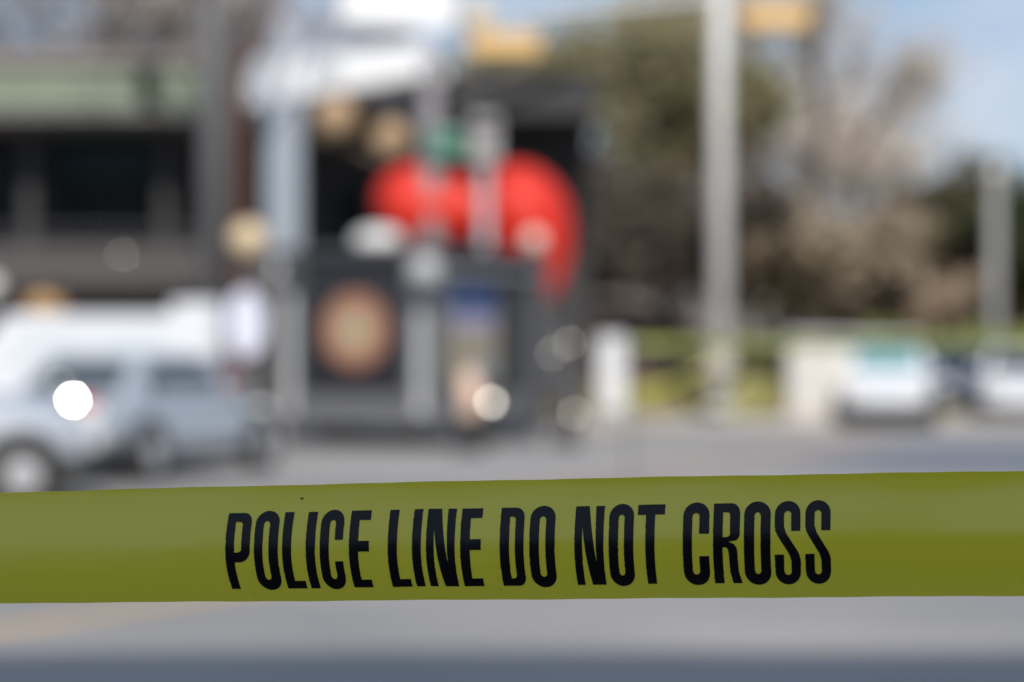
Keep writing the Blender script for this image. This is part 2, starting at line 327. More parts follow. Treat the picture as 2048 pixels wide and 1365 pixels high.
# lower brown roofed building
b = thing('brown_roof_house', 'low house with sagging grey brown roof between the trailer and the signal pole', 'house', (X(1080,54), 54, 0))
w2 = X(1420,54) - X(1080,54); z_ = lambda py: Z(py, 54)
box('wall', mat('dark_brown_siding', (.035,.027,.025), .8, var=.3), b, 0, w2-.3, .5, 6, 0, z_(600))
MB().add([(-.3,0,z_(570)),(w2*.55,0,z_(598)),(w2+.1,0,z_(650)),(w2-.2,4,z_(600)),(w2*.5,4,z_(530)),(-.3,4,z_(488)),
          (-.3,0,z_(580)),(w2*.55,0,z_(608)),(w2+.1,0,z_(660)),(w2-.2,4,z_(610)),(w2*.5,4,z_(540)),(-.3,4,z_(498))],
         [(0,1,4,5),(1,2,3,4),(6,7,10,11),(7,8,9,10),(0,1,7,6),(1,2,8,7),(2,3,9,8),(3,4,10,9),(4,5,11,10),(5,0,6,11)]).build('roof', mat('grey_brown_shingle', (.17,.145,.135), .85, var=.18, scale=3, bump=.3), b)
for i in range(3):
    wn = box('window', M['glass'], b, .5+i*1.1, 1.15+i*1.1, .42, .49, .9, 1.9); box('frame', M['conc'], wn, .45+i*1.1, 1.2+i*1.1, .44, .495, .84, .9)
for i in range(4): box('porch_post', M['brown'], b, .1+i*1.15, .2+i*1.15, .05, .15, 0, 2.1)
for i in range(16): box('fence_board', M['brown'], b, i*.24+.05, i*.24+.27, -.2, -.17, 0, 1.05+.03*(i % 3))
# white canopy with its column and roof sign
b = thing('white_canopy', 'white canopy slab on a pale column above the trailer', 'canopy', (0, 0, 0))
zb = Z(215, 46)
def slab(mb, a, c, dep, za, zc):
    a = Vector(a); c = Vector(c); n = Vector((-(c-a).y, (c-a).x)).normalized()*dep
    if n.y < 0: n = -n
    q = [(a,za),(c,zc),(c+n,zc),(a+n,za)]
    return mb.add([(p.x,p.y,z[0]) for p,z in q] + [(p.x,p.y,z[1]) for p,z in q], [(0,1,2,3),(4,5,6,7),(0,1,5,4),(1,2,6,5),(2,3,7,6),(3,0,4,7)])
CW = mat('bright_white_cladding', (.80,.81,.82), .5, var=.04)
slab(MB(), (X(488,46),46), (X(848,43.4),43.4), .7, (zb, Z(118,46)), (Z(155,43.4), Z(84,43.4))).build('fascia', CW, b, bevel=.03)
slab(MB(), (X(545,46),46.6), (X(800,44.3),44.3), .4, (Z(116,46), Z(20,46)), (Z(92,44.3), Z(-30,44.3))).build('parapet', mat('light_grey_cladding', (.50,.51,.54), .6, var=.1), b, bevel=.02)
slab(MB(), (X(680,44),44.0), (X(900,43),43.0), .3, (Z(48,44), Z(-160,44)), (Z(60,43), Z(-190,43))).build('roof_sign', CW, b, bevel=.03)
MB().box(X(530,43), X(603,43), 43, 43.5, Z(500,43), Z(196,43)).build('column', mat('pale_blue_grey_column', (.24,.275,.32), .5, var=.06), b, bevel=.03)
MB().box(X(522,43), X(611,43), 42.9, 43.6, .12, Z(502,43)).build('column_base', mat('dark_grey_pier', (.075,.075,.08), .7), b, bevel=.03)
# unseen block added behind the camera to shade the near road and the tape
b = thing('shade_block', 'unseen brick block added behind the camera to shade the near road', 'building', (0, -14, 0))
BH = 18.9
box('wall', mat('brown_brick', (.14,.09,.07), .85, var=.2, scale=12, bump=.3), b, -13, 13, -10, 0, 0, BH); box('parapet', M['conc'], b, -13.1, 13.1, -10.1, .1, BH, BH+.3)
wm = None
for r_ in range(5):
    for c_ in range(6):
        if wm is None:
            wn = box('window', M['glass'], b, -.8, .8, 0, .06, -.8, .8); wm = wn.data
        else: wn = link('window', wm, None, b)
        wn.location = (-10.3+c_*4.1, .01, 2+r_*3.3)

# ------------------------------------------------------------------ poles, signals, lamps
p = thing('signal_pole', 'tall galvanised traffic signal pole with mast arm standing on the grass', 'pole', (X(1440,46), 46, 0))
zt = 12
MB().tube([(0,0,.35),(0,0,zt)], [.205,.165], 16).build('shaft', M['galv'], p, smooth=True)
MB().lathe([(.3,.3),(.3,.38),(.24,.42)], n=12).build('base_flange', M['galv'], p)
MB().tube([P(1435,-6,46)-p.location, P(1150,18,45)-p.location, P(880,44,44)-p.location], [.11,.09,.06], 12).build('mast_arm', M['galv'], p, smooth=True)
MB().tube([P(1440,-14,46)-p.location, P(1640,-22,45.6)-p.location], [.07,.05], 12).build('mast_arm', M['galv'], p, smooth=True)
MB().box(-.22, .22, -.32, -.2, Z(745,46), Z(690,46)).build('control_box', mat('beige_box', (.42,.39,.34), .6), p, bevel=.01)
def signal(label, px, py, D, tilt, lm):
    s = thing('traffic_signal', label, 'traffic signal', P(px, py, D), tilt, 'horizontal traffic signals on the mast arms')
    box('housing', M['yellow'], s, -.62, .62, -.09, .09, -.19, .19, bevel=.03)
    for k in (-1,0,1):
        MB().tube([(k*.38,.09,0),(k*.38,.36,0)], .15, 14, cap=False).build('visor', M['yellow'], s)
        MB().lathe([(.01,.0),(.14,.0),(.12,.03)], (k*.38,.10,0), 'y', 14).build('lens', M['black'], s)
    for k in (-.2,.2): MB().tube([(k,0,.19),(k,0,.42)], .025, 6).build('bracket', M['galv'], s)
signal('yellow horizontal traffic signal above the red sculpture', 1010, 88, 43, .06, 0)
signal('yellow horizontal traffic signal just right of the tall pole', 1552, 36, 44, .04, 0)
s = thing('street_camera', 'cream round camera housing on the mast arm above the left signal', 'camera', P(958, 38, 43.6))
MB().lathe(sphere(.36), (0,0,0)).build('dome', M['cream'], s, smooth=True); MB().tube([(0,0,-.3),(0,0,-.1)], .05).build('mount', M['galv'], s)
p = thing('lamp_post', 'grey lamp post in front of the dark oak at right', 'pole', (X(1990,48), 48, 0))
MB().tube([(0,0,.05),(0,0,Z(345,48))], [.15,.12], 14).build('shaft', mat('mid_grey_pole', (.26,.26,.25), .6, metal=.1), p, smooth=True); MB().lathe([(.28,.1),(.28,.25),(.2,.3)], n=12).build('base_flange', M['conc'], p); MB().lathe(sphere(.17), (0,0,Z(345,48))).build('cap', M['galv'], p, smooth=True)
p = thing('utility_pole', 'dark grey pole rising past the left building to the top of the picture', 'pole', (X(428,40), 40, 0))
MB().tube([(0,0,.1),(0,0,11)], [.26,.22], 14).build('shaft', M['pole'], p, smooth=True); MB().lathe([(.34,.1),(.34,.25),(.28,.3)], n=12).build('base_flange', M['conc'], p); MB().box(-.12,.12,-.3,-.22,1.2,1.8).build('meter_box', M['grey'], p)
p = thing('street_sign_pole', 'grey pole carrying the green street sign above the black trailer', 'pole', (X(862,40.5), 40.5, 0))
MB().tube([(0,0,.1),(0,0,Z(120,40.5))], [.19,.17], 14).build('shaft', mat('mauve_grey_pole', (.20,.19,.195), .6), p, smooth=True); MB().lathe([(.28,.1),(.28,.25),(.2,.3)], n=12).build('base_flange', M['conc'], p)
s = thing('street_sign', 'small green street sign between the two grey poles', 'sign', P(893,287,40.1))
box('panel', M['green'], s, -.3, .3, -.02, .02, -.21, .21, bevel=.005); MB().box(-.3,.3,-.024,-.0205,-.21,-.18).box(-.3,.3,-.024,-.0205,.18,.21).build('border', mat('pale_green_border', (.35,.45,.4), .5), s); MB().tube([(-.3,.03,.1),(-.12,.2,.1)], .02).build('bracket', M['galv'], s)
p = thing('pedestrian_signal', 'grey pedestrian signal head on its own slim pole right of the green sign', 'traffic signal', (X(970,40), 40, 0))
MB().tube([(0,0,.1),(0,0,Z(290,40))], .095, 12).build('shaft', mat('pale_pole', (.34,.32,.34), .5), p, smooth=True)
MB().box(-.23,.23,-.2,.15,Z(325,40),Z(232,40)).build('housing', mat('grey_head', (.30,.29,.29), .6), p, bevel=.03); MB().box(-.18,.18,-.24,-.2,Z(265,40),Z(248,40)).build('visor', M['black'], p)
def globe(label, px, py, D, r, m, post, cat='lamp', g=None):
    c = P(px,py,D); s = thing('globe_lamp', label, cat, (c.x, c.y, 0), 0, g)
    MB().lathe(sphere(r), (0,0,c.z)).build('globe', m, s, smooth=True)
    if post: MB().tube([(0,0,.1),(0,0,c.z-r)], .04, 8).build('post', M['pole'], s)
    else: MB().tube([(0,0,c.z+r*.9),(0,0,c.z+r+.6)], .012, 6).build('cord', M['black'], s)
    MB().lathe([(.06,c.z-r*1.1),(.08,c.z-r*.9)] if post else [(.08,c.z+r*.9),(.05,c.z+r*1.15)], n=10).build('fitting', M['pole'], s)
    return s
globe('tan wicker globe lamp hanging under the white canopy, larger of two', 672, 236, 44.6, .40, M['tan'], False, g='wicker lamps hanging under the canopy')
globe('tan wicker globe lamp hanging beside the grey pole, smaller of two', 782, 280, 44.6, .36, M['tan'], False, g='wicker lamps hanging under the canopy')
globe('warm cream globe lamp on a post left of the pale column', 497, 480, 38.5, .29, mat('warm_cream_globe', (.62,.48,.30), .5), True, g='globe lamps on posts')
globe('white frosted globe lamp on a post over the left corner of the black trailer', 575, 548, 38.0, .25, M['frost'], True, g='globe lamps on posts')
globe('dim amber lamp inside the ground floor of the dark building', 92, 612, 47.0, .42, mat('amber_globe', (.42,.26,.11), .6), False, g='amber lamps')
globe('frosted globe lamp cut off by the left edge of the picture', -18, 575, 44, .22, M['frost'], True, g='globe lamps on posts')

# ------------------------------------------------------------------ food trailer
ang = -R(24.7); c0 = P(560, 682.5, 37.0)
T = thing('food_trailer', 'black food trailer with a round copper emblem and light grey posts', 'trailer', (c0.x, 37.15, 0), ang)
FW, FD, ZT = 2.74, 3.85, 2.98
box('body', M['black'], T, .1, FW-.1, .1, FD-.05, .55, ZT-.1)
box('roof', mat('dark_grey_roof', (.05,.05,.055), .5), T, -.05, FW+.08, -.05, FD+.08, ZT-.1, ZT+.04, bevel=.03)
for (x0, x1, y0, y1) in ((-.02,.38,-.02,.2),(2.16,FW+.02,-.02,.25),(FW-.35,FW+.03,FD-.5,FD+.02),(-.02,.3,FD-.4,FD)):
    box('corner_post', M['grey'] if x0 < 2 else mat('pale_grey_panel', (.11,.113,.118), .45, metal=.2), T, x0, x1, y0, y1, .3, ZT-.12, bevel=.02)
for x0 in (.03, 2.25): box('post_face', mat('light_grey_trim', (.46,.47,.48), .5), T, x0+.1, x0+.24, -.06, -.025, .5, 2.3, bevel=.01)
box('front_panel', mat('black_panel', (.016,.016,.019), .4, var=.3), T, .42, 2.12, .02, .08, .78, ZT-.25, bevel=.01)
box('skirt', mat('grey_skirt', (.11,.113,.118), .5, var=.15), T, .0, FW, -.03, .1, .3, .8, bevel=.02)
box('side_skirt', mat('grey_skirt', (.135,.14,.15), .5), T, FW-.1, FW+.03, .1, FD, .35, .8, bevel=.02)
em = MB().lathe([(.58,0),(.58,.02),(.56,.03)], (1.29,.015,1.76), 'y', 40).build('emblem', M['copper'], T)
for r0, m, d in ((.42, mat('brown_tan_print', (.31,.19,.12), .6), .033), (.27, M['tanprint'], .036), (.075, M['teal'], .040)):
    MB().lathe([(r0,0),(r0,.003)], (1.29,.015-d,1.76), 'y', 36).build('emblem_ring', m, em)
q = box('side_poster', M['poster_tan'], T, FW-.08, FW-.06, .25, 2.1, .95, 2.5)
MB().box(FW-.059, FW-.045, .25, 2.1, 2.02, 2.5).build('blue_field', M['poster_blue'], q)
MB().box(FW-.059, FW-.047, .5, 2.0, 1.76, 2.0).build('lilac_field', mat('lilac_print', (.32,.30,.42), .6), q)
MB().box(FW-.059, FW-.047, 1.2, 2.05, 1.0, 1.4).build('pale_field', mat('grey_print', (.26,.27,.26), .6), q)
box('awning_rail', mat('rail_grey', (.28,.29,.30), .5), T, FW+.03, FW+.1, .2, FD-.2, 2.62, 2.70)
for y0 in (2.3, 2.6, 2.9): box('side_slat', M['grey'], T, FW-.06, FW+.0, y0, y0+.12, .85, 2.7)
for y0 in (1.3, 2.2):
    for sx in (.12, FW-.12):
        wl = MB().lathe([(.2,-.1),(.31,-.09),(.33,-.05),(.33,.05),(.31,.09),(.2,.1)], (sx,y0,.33), 'x', 20).build('wheel', M['rubber'], T, smooth=True)
        MB().lathe([(.02,-.105),(.19,-.105),(.19,.105),(.02,.105)], (sx,y0,.33), 'x', 16).build('rim', M['grey'], wl)
for x0 in (.5, 2.2): MB().tube([(x0,.35,0),(x0,.35,.6)], .04, 8).build('jack_stand', M['black'], T)
box('chassis', M['black'], T, .3, FW-.3, .2, FD-.1, .42, .56)
s = thing('rooftop_vent', 'white oval vent cover on the trailer roof in front of the red sculpture', 'vent', (c0.x+1.52, 36.75, ZT+.04), ang)
MB().lathe([(.36,0),(.4,.06),(.36,.2),(.22,.28),(.02,.3)], n=24).build('cover', M['frost'], s, smooth=True); MB().lathe([(.3,-.02),(.3,.02)], n=20).build('collar', M['grey'], s)
for k, (px, py) in enumerate(((1104,707), (1138,687))): pass
s = thing('flood_lamp', 'round pale flood lamp on the front right post of the trailer', 'lamp', P(850, 540, 35.6))
MB().lathe([(.05,-.12),(.16,-.02),(.22,.04),(.22,.08)], (0,0,0), 'y', 20).build('housing', mat('pale_lamp_grey', (.42,.43,.44), .4), s, smooth=True); MB().box(-.03,.03,.1,.4,-.03,.03).build('bracket', M['grey'], s)
# steel for the added glint plates, and a gas bottle
soft = mat('brushed_steel', (.72,.70,.64), .42, metal=1, var=.03)
s = thing('gas_bottle', 'small orange tan gas bottle standing beside the trailer with a steel cap', 'gas bottle', (P(940,800,34.4).x, 34.4, 0))
MB().lathe([(.14,0),(.17,.04),(.17,.5),(.12,.62),(.04,.66)], (0,0,.52), n=18).build('tank', mat('peach_paint', (.62,.44,.34), .5), s, smooth=True)
MB().tube([(0,0,1.15),(0,0,1.24)], .05, 10).build('valve', soft, s); box('stand', M['black'], s, -.22, .22, -.2, .2, 0, .52)
glint('glint_plate', s, P(982,805,34.2), .09, soft)  # added plate, placed for a sun glint beside the bottle

# ------------------------------------------------------------------ bollards at the right of the trailer, with plates added for sun glints
def bollard(label, px, D, h, gl):
    s = thing('bollard', label, 'bollard', (X(px, D), D, 0), 0, 'dark bollards beside the trailer')
    MB().lathe([(.09,0),(.09,h-.08),(.07,h-.02),(.02,h)], n=14).build('post', M['pole'], s, smooth=True)
    for gx, gy, sz in gl: glint('steel_glint_plate', s, P(gx, gy, D-.12), sz, soft)  # plates added to throw small sun glints
bollard('dark slim bollard right of the trailer with two steel plates added for glints, taller one', 1121, 37, 1.75, ((1104,707,.038),(1138,687,.044)))
bollard('dark short bollard right of the trailer foot with one steel plate added for a glint', 1148, 36, 1.05, ((1148,828,.046),))

# ------------------------------------------------------------------ red sculpture
def red():
    s = thing('red_sculpture', 'huge glossy red curled sculpture rising behind the black trailer', 'sculpture', (X(950,41), 41, 0))
    pts = [(752,425,6),(758,423,34),(770,420,64),(790,417,88),(830,414,102),(880,416,92),(940,418,80),(990,405,80),(1026,408,106),(1050,434,110),(1068,484,96),(1078,528,76),(1076,564,58),(1070,594,42),(1066,616,20),(1064,626,4)]
    q = []; r = []
    for i in range(len(pts)-1):
        for t in (0,.5):
            a, c = pts[i], pts[i+1]; q.append(P(a[0]*(1-t)+c[0]*t, a[1]*(1-t)+c[1]*t, 41)-s.location); r.append((a[2]*(1-t)+c[2]*t)*K*41*.87)
    
    mb = MB().tube(q, r, 24); mb.build('curl', M['red'], s, smooth=True, sub=1)
    MB().tube([(P(850,0,41).x-s.location.x,0,.1),(P(850,0,41).x-s.location.x,0,P(0,420,41).z)], .12, 10).build('support', M['black'], s)
    MB().tube([(P(1060,0,41).x-s.location.x,0,.1),(P(1060,0,41).x-s.location.x,0,P(0,430,41).z)], .12, 10).build('support', M['black'], s)
red()
globe('pale pink globe added as a highlight before the right end of the red sculpture', 1068, 482, 38.2, .17, mat('pink_highlight', (.66,.55,.46), .5), True, g='globe lamps on posts')  # globe added in place of the highlight on the sculpture

# ------------------------------------------------------------------ vehicles (y forward, x right)
def loft(secs, close=True):
    mb = MB(); n = len(secs[0]); 
    for s in secs: mb.v += [tuple(p) for p in s]
    for i in range(len(secs)-1):
        for j in range(n): a, c = i*n+j, i*n+(j+1) % n; mb.f.append((a, c, c+n, a+n))
    mb.f.append(tuple(range(n))[::-1]); mb.f.append(tuple((len(secs)-1)*n+j for j in range(n)))
    return mb
def vehicle(name, label, cat, x, y, rz, paint, low, cab, wheels, gl=None, rr=.33, group=None, lampz=.85, clear=None):
    root = thing(name, label, cat, (x, y, 0), rz, group); gl = gl or M['glass']
    secs = []
    for (yy, zb, zt, hw) in low:
        secs.append([(-hw*.9,yy,zb),(hw*.9,yy,zb),(hw,yy,zb+.12),(hw,yy,zb+(zt-zb)*.6),(hw*.93,yy,zt),(-hw*.93,yy,zt),(-hw,yy,zb+(zt-zb)*.6),(-hw,yy,zb+.12)])
    bd = loft(secs).build('body', paint, root, smooth=True, sub=2)
    # cabin: painted shell with glass set into every side
    (wb, wt, rt, rb_, zb, zt, hb, ht) = cab
    A = [Vector((-hb,wb,zb)),Vector((hb,wb,zb)),Vector((hb,rb_,zb)),Vector((-hb,rb_,zb))]
    B = [Vector((-ht,wt,zt)),Vector((ht,wt,zt)),Vector((ht,rt,zt)),Vector((-ht,rt,zt))]
    mid = (wt+rt)/2; A = [p - Vector((0,0,.1)) for p in A]
    shell = MB().add(A + B, [(0,1,5,4),(1,2,6,5),(2,3,7,6),(3,0,4,7),(4,5,6,7),(0,3,2,1)]).build('cabin', paint, root, bevel=.07)
    def pane(nm, a, b_, c, d, u0, u1, v0, v1):
        f = lambda u, v: (a.lerp(b_, u)).lerp(d.lerp(c, u), v)
        q = [f(u0,v0), f(u1,v0), f(u1,v1), f(u0,v1)]; n = (q[1]-q[0]).cross(q[3]-q[0]).normalized()
        if n.dot(q[0] - Vector((0,(wb+rb_)/2,(zb+zt)/2))) < 0: n = -n
        MB().add([p_ + n*.012 for p_ in q] + [p_ - n*.02 for p_ in q], [(0,1,2,3),(4,5,6,7),(0,1,5,4),(1,2,6,5),(2,3,7,6),(3,0,4,7)]).build(nm, gl, root)
    pane('windshield', A[0], A[1], B[1], B[0], .08, .92, .22, .9)
    pane('rear_window', A[2], A[3], B[3], B[2], .1, .9, .26, .86)
    for (a, b2, c, d) in ((A[1],A[2],B[2],B[1]),(A[3],A[0],B[0],B[3])):
        pane('side_window', a, b2, c, d, .14, .47, .28, .86); pane('side_window', a, b2, c, d, .52, .84, .28, .86)
    y0, y1 = low[0][0], low[-1][0]; hwr, hwf = low[1][3], low[-2][3]
    for sx in (-1, 1):
        MB().box(sx*hwr*.72-.1, sx*hwr*.72+.1, y0-.02, y0+.14, lampz-.12, lampz+.12).build('tail_light', M['redlens'], root, bevel=.03)
        MB().box(sx*hwf*.6-.16, sx*hwf*.6+.16, y1-.2, y1+.01, lampz-.2, lampz-.04).build('headlight', M['frost'], root, bevel=.03)
        MB().box(sx*(hb+.1)-.09, sx*(hb+.1)+.09, wb-.35, wb-.2, zb, zb+.14).build('mirror', paint, root, bevel=.03)
        for wy in wheels:
            hx = max(l[3] for l in low)
            MB().lathe([(rr+.08,-.02),(rr+.10,.0),(rr+.08,.02)], (sx*(hx-.01),wy,rr), 'x', 26).build('arch_shade_disc', M['rubber'], root)  # dark disc on the solid body, painting the shade inside the arch
            wl = MB().lathe([(rr*.6,-.1),(rr*.95,-.1),(rr,-.06),(rr,.06),(rr*.95,.1),(rr*.6,.1)], (sx*(hx-.05),wy,rr), 'x', 26).build('wheel', M['rubber'], root, smooth=True)
            rm = MB().lathe([(.03,.0),(rr*.52,.0),(rr*.54,.01),(rr*.52,.02),(.03,.03)], (sx*(hx+.055)-.012,wy,rr), 'x', 22)
            rm.build('rim', M['rim'], wl)
    box('bumper', M['vanwhite'], root, -hwr*1.02, hwr*1.02, y0-.1, y0+.12, .42, .66, bevel=.06)  # white on every body colour, standing in for the sunlit rear end
    box('underbody_shade', M['rubber'], root, -.8, .8, y0+.12, y1-.15, .2, .45)  # black box added for the dark shade under the car
    box('licence_plate', M['frost'], root, -.17, .17, y0-.075, y0-.055, .6, .75)
    return root
sed_low = [(-2.26,.52,.92,.72),(-2.2,.42,1.0,.81),(-1.9,.36,1.03,.87),(-1,.22,.99,.9),(0,.22,.97,.9),(1,.22,.95,.9),(1.6,.26,.86,.87),(2.1,.3,.74,.8),(2.25,.42,.62,.68)]
sed_cab = (1.15,.45,-1.0,-1.75,.97,1.46,.80,.60)
head = math.atan2(.92, 2.4)
rw = Vector((X(300,27.2), 27.2)); hd = Vector((math.sin(head), math.cos(head))); rt_ = Vector((hd.y, -hd.x))
cc = rw + hd*1.33 - rt_*.88
SED = vehicle('silver_sedan', 'silver blue sedan seen from behind with its red tail light at the near corner', 'car', cc.x, cc.y, -head, M['silver'], sed_low, sed_cab, (-1.33, 1.4), gl=mat('sky_tinted_glass', (.05,.062,.07), .12, spec=.7, var=.1))
tl = cc - hd*2.2 + rt_*.62
van_low = [(-2.5,.5,1.15,.80),(-2.45,.36,1.22,.88),(-2.2,.3,1.25,.93),(-1,.27,1.2,.95),(0,.27,1.18,.95),(1,.27,1.16,.95),(1.7,.3,1.06,.92),(2.3,.34,.9,.84),(2.45,.45,.75,.7)]
van_cab = (1.5,.9,-2.2,-2.42,1.18,1.93,.86,.74)
palevan = mat('pale_tinted_glass', (.50,.53,.56), .3, var=.05)
vehicle('white_van', 'long white van parked behind the silver sedan', 'van', X(90,34), 34, R(84), M['vanwhite'], van_low, (1.1,.35,-2.3,-2.45,1.0,1.97,.90,.78), (-1.5,1.55), gl=palevan, lampz=1.0)
s = thing('ice_box', 'tall white upright storage box at the right end of the white van', 'storage box', (X(386,33), 33, 0), -.1)
box('cabinet', M['vanwhite'], s, -.32, .30, 0, .6, .12, Z(603,33), bevel=.05); box('door', M['white'], s, -.3, .3, -.03, 0, .25, 2.0, bevel=.01); box('handle', M['grey'], s, .2, .23, -.07, -.03, 1.1, 1.4); box('plinth', M['black'], s, -.3, .3, .05, .55, 0, .12)
s = thing('round_sign', 'white oval sign board on a slim post beside the trailer', 'sign', (X(492,34), 34, 0))
MB().lathe([(.40,0),(.40,.04)], (0,0,0), 'y', 36).build('board', mat('bright_lilac_white', (.58,.59,.70), .4, var=.03), s)
s.children[0].scale = (.66,1,1.2); s.children[0].location = (0,0,Z(648,34)); MB().tube([(0,.06,0),(0,.06,2.0)], .035, 8).build('post', M['pole'], s)
ha = R(76); hA = Vector((math.sin(ha), math.cos(ha))); rA = Vector((hA.y, -hA.x)); cA = Vector((X(45,22.9), 22.9)) - hA*1.4 - rA*.88
suv_low = [(-2.2,.55,1.05,.75),(-2.12,.42,1.15,.84),(-1.8,.34,1.18,.88),(-.8,.3,1.14,.9),(0,.3,1.12,.9),(.9,.3,1.12,.9),(1.5,.34,1.10,.88),(1.92,.38,1.02,.84),(2.08,.46,.86,.72)]
SUV = vehicle('white_sport_utility', 'pearl white car entering at the left edge with only its front end showing', 'car', cA.x, cA.y, -ha, mat('pearl_paint', (.38,.41,.46), .3, metal=.15, var=.03, coat=.5), suv_low, (.75,.1,-1.6,-2.05,1.12,1.72,.82,.66), (-1.3,1.4), lampz=.98)
glint('headlight_glint', SUV, (X(146,22.3), 22.3, Z(801,22.3)), .05, M['chrome'])  # chrome plate added for the bright glint by the headlight
glint('sedan_glint', SED, (X(120,25.2), 25.2, Z(766,25.2)), .03, soft)  # steel plate added for a faint sun glint on the sedan

# right side
s = thing('sandwich_board', 'tall white sandwich board standing between the trailer and the signal pole', 'sign', (X(1224,48), 48, .12))
for k in (-1, 1):
    o = box('panel', mat('worn_white_board', (.44,.45,.47), .5), s, -.27, .27, -.02, .02, 0, 1.58, bevel=.01); o.location = (0, k*.28, .1)
    o.rotation_euler = (R(11) if k > 0 else R(-11), 0, 0)
box('hinge', M['grey'], s, -.3, .3, -.04, .04, 1.6, 1.68); box('weight_bag', M['frost'], s, -.3, .3, -.2, .2, 0, .12, bevel=.05)
UW = mat('cabinet_white', (.52,.52,.50), .5, var=.05)
s = thing('utility_cabinet', 'tall white utility cabinet on the pavement left of the white car', 'cabinet', (X(1652,45), 45.6, 0), .05)
UZ = Z(672,45)
box('housing', UW, s, -.62, .58, 0, .7, .22, UZ, bevel=.03); box('door', mat('warm_white_paint', (.52,.50,.47), .5, var=.04), s, -.58, -.03, -.03, 0, .3, UZ-.1, bevel=.01); box('door', mat('warm_white_paint', (.66,.63,.59), .4), s, .0, .54, -.03, 0, .3, UZ-.1, bevel=.01)
box('plinth', mat('pink_concrete', (.52,.45,.41), .8), s, -.7, .7, -.1, .8, .1, .22); box('handle', M['grey'], s, -.1, -.07, -.07, -.03, .8, 1.05); box('roof', M['white'], s, -.66, .62, -.06, .76, UZ, UZ+.05)
suv_cab = (1.0,.5,-1.5,-2.1,1.05,1.62,.82,.66)
wh = M['vanwhite']
vehicle('white_hatchback', 'white car with pale blue windows parked right of the utility cabinet', 'car', X(1800,45), 46.5, R(170), wh, sed_low, (1.1,.5,-.9,-1.6,.97,1.72,.80,.62), (-1.33,1.4), gl=M['window_blue'])
vehicle('navy_car', 'dark navy car standing between two white cars', 'car', X(1915,52), 52, R(176), M['navy'], sed_low, sed_cab, (-1.33,1.4))
vehicle('white_sedan', 'white car cut off by the right edge of the picture', 'car', X(2065,46), 47, R(170), wh, sed_low, sed_cab, (-1.33,1.4))
for k in range(2): pass

# far police tapes
tm = mat('yellow_film', (.52,.54,.11), .4, var=.06, spec=.4)
def band(label, pts, w, n=24):
    s = MB(); q = []
    for i in range(n+1):
        t = i/n*(len(pts)-1); k = min(int(t), len(pts)-2); p_ = Vector(pts[k]).lerp(Vector(pts[k+1]), t-k); q.append(p_)
    for i, p_ in enumerate(q):
        tw = .25*math.sin(i*.9); s.v += [(p_.x, p_.y+tw*w, p_.z+w/2), (p_.x, p_.y-tw*w, p_.z-w/2)]
        if i: s.f.append((2*i-2,2*i-1,2*i+1,2*i))
    o = s.build('barrier_tape', tm); md = o.modifiers.new('solid','SOLIDIFY'); md.thickness = .0006
    return tag(o, label, 'tape', 'yellow police tapes')
band('far yellow tape strung at head height across the cars at right', [P(1262,688,24), P(1440,689,22), P(1700,687,18.5), P(2048,680,14.5), P(2700,672,12)], .08)
s = thing('barrier_post', 'slim dark post holding the left end of the far yellow tape', 'post', (X(1262,24), 24.05, 0))
MB().tube([(0,0,.03),(0,0,1.68)], .014, 8).build('rod', M['pole'], s); MB().lathe([(.16,0),(.15,.03),(.03,.05)], n=16).build('foot', M['rubber'], s)
band('short yellow tape sagging down from the signal pole to the white sandwich board', [P(1250,795,43.6), P(1320,775,44.3), P(1400,742,45.6), P(1436,722,45.75)], .085)

# ------------------------------------------------------------------ the near tape with its lettering
def ytop(x): return 985.5 - 43.5 * x / 2048 + 3.5*math.sin(math.pi*max(0,min(1,x/2048)))*-1
def ybot(x): return 1207 - 15 * x / 2048
tilt_key = [(0.0, 18), (.08, 27), (.25, 33), (.42, 31), (.62, 17), (.82, 2), (1.0, -9)]
def tilt(v, x):
    f = max(0, min(1, x/2048))
    for (a, ta), (b_, tb) in zip(tilt_key, tilt_key[1:]):
        if v <= b_: t = (v-a)/(b_-a); t = t*t*(3-2*t); r = ta + (tb-ta)*t; break
    else: r = tilt_key[-1][1]
    return r + 2.2*math.sin(x*.0021+1.1) + 1.5*math.sin(x*.0057+v*3) + .8*math.sin(x*.019+v*5)
NV = 48
_cache = {}
def prof(x):
    k = round(x/16)
    if k not in _cache:
        acc = [0]; 
        for i in range(NV): acc.append(acc[-1] - math.tan(R(tilt((i+.5)/NV, k*16))) * .078/NV)
        m_ = sum(acc)/len(acc); _cache[k] = [a - m_ for a in acc]
    return _cache[k]
def dep(x, v):
    v = max(0, min(1, v)); f = v*NV; i = min(int(f), NV-1); t = x/16; k = math.floor(t); u = t-k
    def g(kk): p_ = prof(kk*16); return p_[i]*(1-(f-i)) + p_[i+1]*(f-i)
    return 1.585 - .045*x/2048 + g(k)*(1-u) + g(k+1)*u
def surf(x, y, off=0):
    a, b_ = ytop(x), ybot(x); y += .5*math.sin(x*.013)+.3*math.sin(x*.041+1); return P(x, y, dep(x, (y-a)/(b_-a)) - off)
xs = [-9000, -5000, -2600, -1400, -800] + [i*16 - 320 for i in range(0, 170)] + [2800, 3600, 5500, 9000]
vs = []; fs = []
for x in xs:
    for j in range(NV+1):
        y = ytop(x) + (ybot(x)-ytop(x))*j/NV; vs.append(tuple(surf(x, y)))
for i in range(len(xs)-1):
    for j in range(NV): a = i*(NV+1)+j; fs.append((a, a+NV+1, a+NV+2, a+1))
tp = bpy.data.materials.new('yellow_tape_film'); tp.use_nodes = True; n = tp.node_tree; bs = n.nodes['Principled BSDF']
TCOL = (.86,.77,.035)
bs.inputs['Coat Weight'].default_value = .8; bs.inputs['Coat Roughness'].default_value = .3
